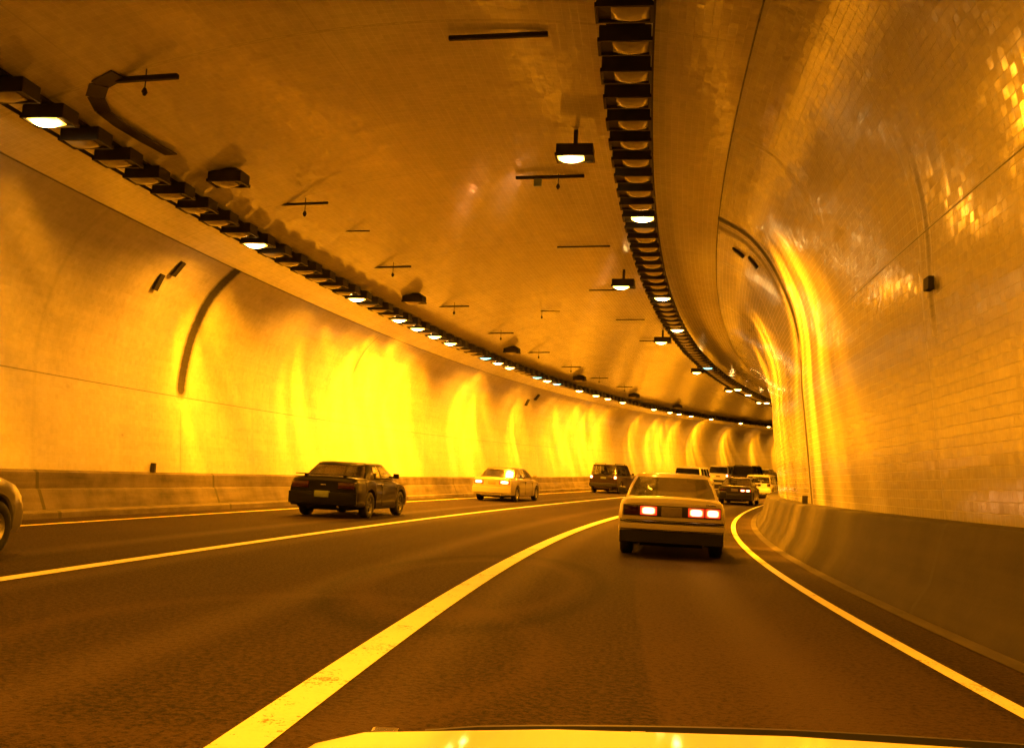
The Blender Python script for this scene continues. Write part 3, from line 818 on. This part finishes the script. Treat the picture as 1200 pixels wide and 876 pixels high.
        if sp.get('rub'): 
            z_ = sp['rub']; box(bm, min(sd * w * .98, sd * (w + .008)), max(sd * w * .98, sd * (w + .008)), ya + arch + .03, yb - arch - .03, z_, z_ + .045)
        bmobj('side_trim', bm, M['trim'], root)
    # exhaust
    bm = bmesh.new(); cyl(bm, (w * .45, yr + .25, .27), (w * .45, yr - .03, .26), .026, n=14); bmobj('exhaust', bm, M['chrome'], root, True)
    for x in sp.get('spoiler', ()) and (0,):
        bm = bmesh.new(); zt = interp(top, yr + .12); box(bm, -w * .82, w * .82, yr + .02, yr + .20, zt + .06, zt + .08, .008)
        for x in (-.55, .55): box(bm, x * w - .03, x * w + .03, yr + .06, yr + .16, zt + .0, zt + .062)
        bmobj('spoiler', bm, sp['paint'], root)
    if sp.get('rails'):
        bm = bmesh.new(); g = sp['gh']
        for sd in (-1, 1): box(bm, sd * g['wr'] * .82 - .02, sd * g['wr'] * .82 + .02, g['roof'][0] + .15, g['roof'][1] - .3, Hh + .03, Hh + .06, .008); 
        for sd in (-1, 1):
            for yy in (g['roof'][0] + .2, g['roof'][1] - .36): box(bm, sd * g['wr'] * .82 - .015, sd * g['wr'] * .82 + .015, yy - .03, yy + .03, Hh - .01, Hh + .031)
        bmobj('roof_rails', bm, M['trim'], root)
    return root

def sedan_spec(L=4.3, W=1.68, H=1.36, trunk=.93, paint=None, **k):
    yr, yf = -L / 2, L / 2
    d = dict(L=L, W=W, H=H, r=.30, axles=(yr + .85, yf - .80), paint=paint,
             top=[(yr, trunk - .04), (yr + .10, trunk), (yr + .75, trunk + .01), (0, trunk - .02), (yf - 1.25, trunk - .03), (yf - .5, trunk - .13), (yf - .12, trunk - .22), (yf, trunk - .28)],
             gh=dict(belt=(yr + .62, yf - 1.10), roof=(yr + 1.20, yf - 1.90), wb=W * .465, wr=W * .365, zb=trunk - .02, side=[0, .14, .20, .50, .55, .93, 1], glass=[0, 1, 1, 0, 1, 0]),
             rbump=[(.36, .56, paint, .09)], rear=[], seams=(-.35, .72), mirror_y=yf - 1.55)
    d['gh']['glass'] = [False, False, True, False, True, False]
    d.update(k); return d
def boxy_spec(L=4.4, W=1.78, H=1.75, belt=1.05, paint=None, **k):
    yr, yf = -L / 2, L / 2
    d = dict(L=L, W=W, H=H, r=.35, axles=(yr + .85, yf - .80), paint=paint, sill=.30, rear_b=.36,
             top=[(yr, belt - .02), (yr + .10, belt), (0, belt), (yf - 1.15, belt - .02), (yf - .4, belt - .12), (yf - .1, belt - .17), (yf, belt - .22)],
             gh=dict(belt=(yr + .03, yf - 1.05), roof=(yr + .18, yf - 1.65), wb=W * .465, wr=W * .41, zb=belt - .02, side=[0, .05, .28, .32, .60, .64, .93, 1], glass=[False, True, False, True, False, True, False]),
             rbump=[(.42, .62, M['trim'], .09)], rear=[], seams=(-.35, .62), mirror_y=yf - 1.35, mz=.06)
    d.update(k); return d

# the boxy cream sedan straight ahead (brake lights on)
w = .81
spn = sedan_spec(L=4.25, W=1.62, H=1.30, trunk=.90, paint=M['p_cream'], rim=M['rim_dark'], r=.285,
    rbump=[(.42, .53, M['p_cream'], .11), (.535, .575, M['trim'], .115), (.22, .415, M['under'], .06)], fb=M['trim'], mirror=M['trim'],
    rear=[('lamp_panel', -w * .90, w * .90, .625, .79, M['trim'], .012),
          ('tail_light', -w * .88, -w * .60, .64, .775, M['tail_off'], .03, 'unlit dark outer tail light'),
          ('tail_light', -w * .585, -w * .27, .64, .775, M['tail_on'], .03),
          ('tail_light', w * .30, w * .60, .64, .775, M['tail_on'], .03),
          ('tail_light', w * .615, w * .89, .64, .775, M['tail_on'], .03),
          ('number_plate', -.155, .155, .63, .77, M['plate_dark'], .026),
          ('badge', w * .62, w * .80, .815, .835, M['chrome'], .008)])
def place(s, o, yaw=0): return frame(s, o, 0.0, yaw)
car('sedan', spn, place(14.15 + 2.12, 1.38, 0.0), 'boxy cream sedan with red brake lights on, straight ahead in the right lane')
# black coupe with spoiler
w = .85
sp2 = sedan_spec(L=3.86, W=1.70, H=1.27, trunk=.90, paint=M['p_black'], spoiler=(1,), rim=M['rim_dark'],
    rear=[('tail_light', -w * .88, -w * .42, .66, .80, M['tail_off'], .02), ('tail_light', w * .42, w * .88, .66, .80, M['tail_off'], .02),
          ('number_plate', -.17, .17, .46, .60, M['plate'], .10), ('badge', -.06, .06, .72, .75, M['chrome'], .01)], rbump=[(.30, .58, M['p_black'], .09)])
sp2['gh'].update(side=[0, .12, .20, .44, .50, .93, 1], glass=[False, False, True, False, True, False], roof=(-2.1 + 1.25, 2.1 - 1.85))
car('coupe', sp2, place(19.9 + 1.60, 9.14, .0), 'black coupe with a rear spoiler in the left lane')
# champagne sedan with lights on
w = .86
sp3 = sedan_spec(L=4.6, W=1.72, H=1.36, trunk=.95, paint=M['p_gold'],
    rear=[('tail_light', -w * .88, -w * .42, .70, .85, M['tail_on'], .02), 
          ('tail_light', w * .36, w * .88, .70, .85, M['tail_on'], .02), 
          ('number_plate', -.17, .17, .70, .83, M['plate_dark'], .02)], rbump=[(.34, .58, M['p_gold'], .09)])
car('sedan', sp3, place(36.2 + 1.8, 9.7), 'champagne sedan with tail lights on, ahead of the black coupe in the left lane')
# dark suv
w = .90
sp4 = boxy_spec(L=4.5, W=1.82, H=1.72, paint=M['p_maroon'], rails=True, rim=M['rim'],
    rear=[('tail_light', -w * .93, -w * .72, .86, 1.06, M['tail_on'], .02), 
          ('tail_light', w * .72, w * .93, .86, 1.06, M['tail_on'], .02), 
          ('number_plate', -.17, .17, .86, .99, M['plate'], .02)], glass=M['glass'])
car('sport_utility_vehicle', sp4, place(55.0 + 1.6, 9.75), 'dark maroon utility vehicle with roof rails and lit tail lights in the left lane', category='car')
# far traffic
def tails(w, z0, z1, on=True, a=.72, b=.93):
    m = M['tail_on'] if on else M['tail_off']
    L_ = [('tail_light', -w * b, -w * a, z0, z1, m, .02), ('tail_light', w * a, w * b, z0, z1, m, .02), ('number_plate', -.17, .17, z0, z0 + .13, M['plate_dark'], .02)]
    return L_
car('van', boxy_spec(L=4.5, W=1.85, H=1.80, belt=1.10, paint=M['p_white'], rear=tails(.92, .85, 1.05, False), glass=M['glass_dark']),
    place(58.6 + 2.0, 5.55), 'white van with a wide dark rear window, left of the other white van')
car('van', boxy_spec(L=4.6, W=1.85, H=1.80, belt=1.10, paint=M['p_white'], rear=tails(.92, .85, 1.10, True), glass=M['glass_dark']),
    place(79.0 + 2.0, 8.3), 'white van with one bright red tail light, partly behind the other white van')
car('sport_utility_vehicle', boxy_spec(L=4.8, W=1.95, H=1.92, belt=1.15, paint=M['p_dark'], rails=True, rear=tails(.97, .95, 1.15, False), glass=M['glass_dark']),
    place(74 + 2.0, 5.05), 'tall dark utility vehicle ahead of the white hatchback in the middle lane')
car('hatchback', boxy_spec(L=4.2, W=1.72, H=1.46, belt=.92, paint=M['p_white'], r=.30, rbump=[(.34, .58, M['p_white'], .09)], rear=tails(.86, .78, .94, False, .66, .92)),
    place(61.2 + 2.0, 1.65), 'white hatchback with unlit tail lights in the right lane at the bend')
sp5 = sedan_spec(L=4.4, W=1.70, H=1.36, trunk=.93, paint=M['p_dark'], rear=tails(.85, .68, .80, False, .5, .88) + [('tail_light', .28, .52, .68, .79, M['tail_on'], .03), ('tail_light', .54, .78, .68, .79, M['tail_on'], .03)])
car('sedan', sp5, place(48.2 + 2.0, 1.20), 'dark sedan with small red lights, between the cream sedan and the white hatchback')
sp6 = sedan_spec(L=4.4, W=1.70, H=1.40, trunk=.93, paint=M['p_white'], rear=tails(.85, .68, .80, False, .5, .88))
car('sedan', sp6, place(49.5 + 2.0, 5.55), 'pale sedan in the middle lane, only its roof showing above the cream sedan')
sp7 = sedan_spec(L=4.4, W=1.70, H=1.42, trunk=.93, paint=M['p_white'], rear=tails(.85, .68, .80, False, .5, .88))
car('sedan', sp7, place(97, 9.1), 'pale sedan farthest away, just above the roof of the white hatchback')
# silver car entering at the left edge
sp8 = sedan_spec(L=4.3, W=1.70, H=1.38, trunk=.98, paint=M['p_silver'], rear=tails(.85, .68, .80, False, .5, .88))
sp8['axles'] = (-2.15 + .85, 2.15 - .60)
car('sedan', sp8, place(9.62 - 2.15, 9.38), 'silver car whose front corner enters at the left edge of the picture')

# the viewer's own car: an open pale car whose bonnet shows along the bottom edge
Lc = 3.9
own = dict(L=Lc, W=1.60, H=1.3, r=.29, axles=(-Lc / 2 + .8, Lc / 2 - .62), paint=M['p_white'],
           top=[(-Lc / 2, .60), (-.6, .63), (.3, .67), (Lc / 2 - .8, .685), (Lc / 2 - .25, .668), (Lc / 2 - .05, .62), (Lc / 2, .57)], rbump=[(.3, .5, M['p_white'], .08)], rear=[], mirror_y=.0, mz=-.25)
OC = car('open_car', own, Matrix.Translation((.42, 1.62 - Lc / 2, 0)) @ Matrix.Rotation(-.0, 4, 'Z'), 'pale bonnet of the viewer\'s own car along the bottom edge')
for o_ in list(OC.children):
    if o_.name.startswith('wing_mirror'): bpy.data.objects.remove(o_)
bm = bmesh.new(); box(bm, -.60, -.56, Lc / 2 - .22, Lc / 2 - .19, .655, .668, .005); bmobj('washer_nozzle', bm, M['chrome'], OC)
bm = bmesh.new()
hexa(bm, [(-.24, .35, .69), (-.19, .35, .69), (-.19, Lc / 2 - .2, .67), (-.24, Lc / 2 - .2, .67), (-.225, .35, .704), (-.205, .35, .704), (-.205, Lc / 2 - .2, .688), (-.225, Lc / 2 - .2, .688)])
bmobj('bonnet_crease', bm, M['p_white'], OC, True)

bm = bmesh.new()  # thin black strip standing in for the shadow band ahead of the bonnet
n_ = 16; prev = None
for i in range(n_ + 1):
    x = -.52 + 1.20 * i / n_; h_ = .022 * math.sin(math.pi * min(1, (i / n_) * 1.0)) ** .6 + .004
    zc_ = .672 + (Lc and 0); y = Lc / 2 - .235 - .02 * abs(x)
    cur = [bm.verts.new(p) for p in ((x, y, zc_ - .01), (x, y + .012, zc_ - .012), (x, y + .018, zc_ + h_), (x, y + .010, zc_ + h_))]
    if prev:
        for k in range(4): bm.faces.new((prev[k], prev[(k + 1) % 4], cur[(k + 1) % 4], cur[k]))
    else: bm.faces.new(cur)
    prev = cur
bm.faces.new(prev[::-1]); bmobj('bonnet_shadow_strip', bm, M['trim'], OC)

# ------------------------------------------------------------------ world, camera, view
W_ = bpy.data.worlds.new('World'); sc.world = W_; W_.use_nodes = True
bg = W_.node_tree.nodes['Background']; bg.inputs[0].default_value = (.02, .012, .005, 1); bg.inputs[1].default_value = .3
cd = bpy.data.cameras.new('camera'); cam = bpy.data.objects.new('camera', cd); col.objects.link(cam)
cd.sensor_width = 36; cd.sensor_fit = 'HORIZONTAL'; cd.lens = 36 * 1096.53574 / 1200; cd.clip_end = 1000; cd.clip_start = .05
F_ = Vector((0, math.cos(PITCH), math.sin(PITCH))); U0 = Vector((0, -math.sin(PITCH), math.cos(PITCH))); X0 = Vector((1, 0, 0))
c, s = math.cos(ROLL), math.sin(ROLL)
Xc = c * X0 + s * U0; Uc = -s * X0 + c * U0
mw = Matrix((Xc, Uc, -F_)).transposed().to_4x4(); mw.translation = (0, 0, CAM_H)
cam.matrix_world = mw; sc.camera = cam
sc.view_settings.view_transform = 'Standard'; sc.view_settings.look = 'None'; sc.view_settings.exposure = .36; sc.view_settings.gamma = 1
sc.cycles.max_bounces = 7; sc.cycles.diffuse_bounces = 3; sc.cycles.glossy_bounces = 4; sc.cycles.transparent_max_bounces = 10
sc.cycles.use_denoising = True
sc.cycles.sample_clamp_indirect = 6
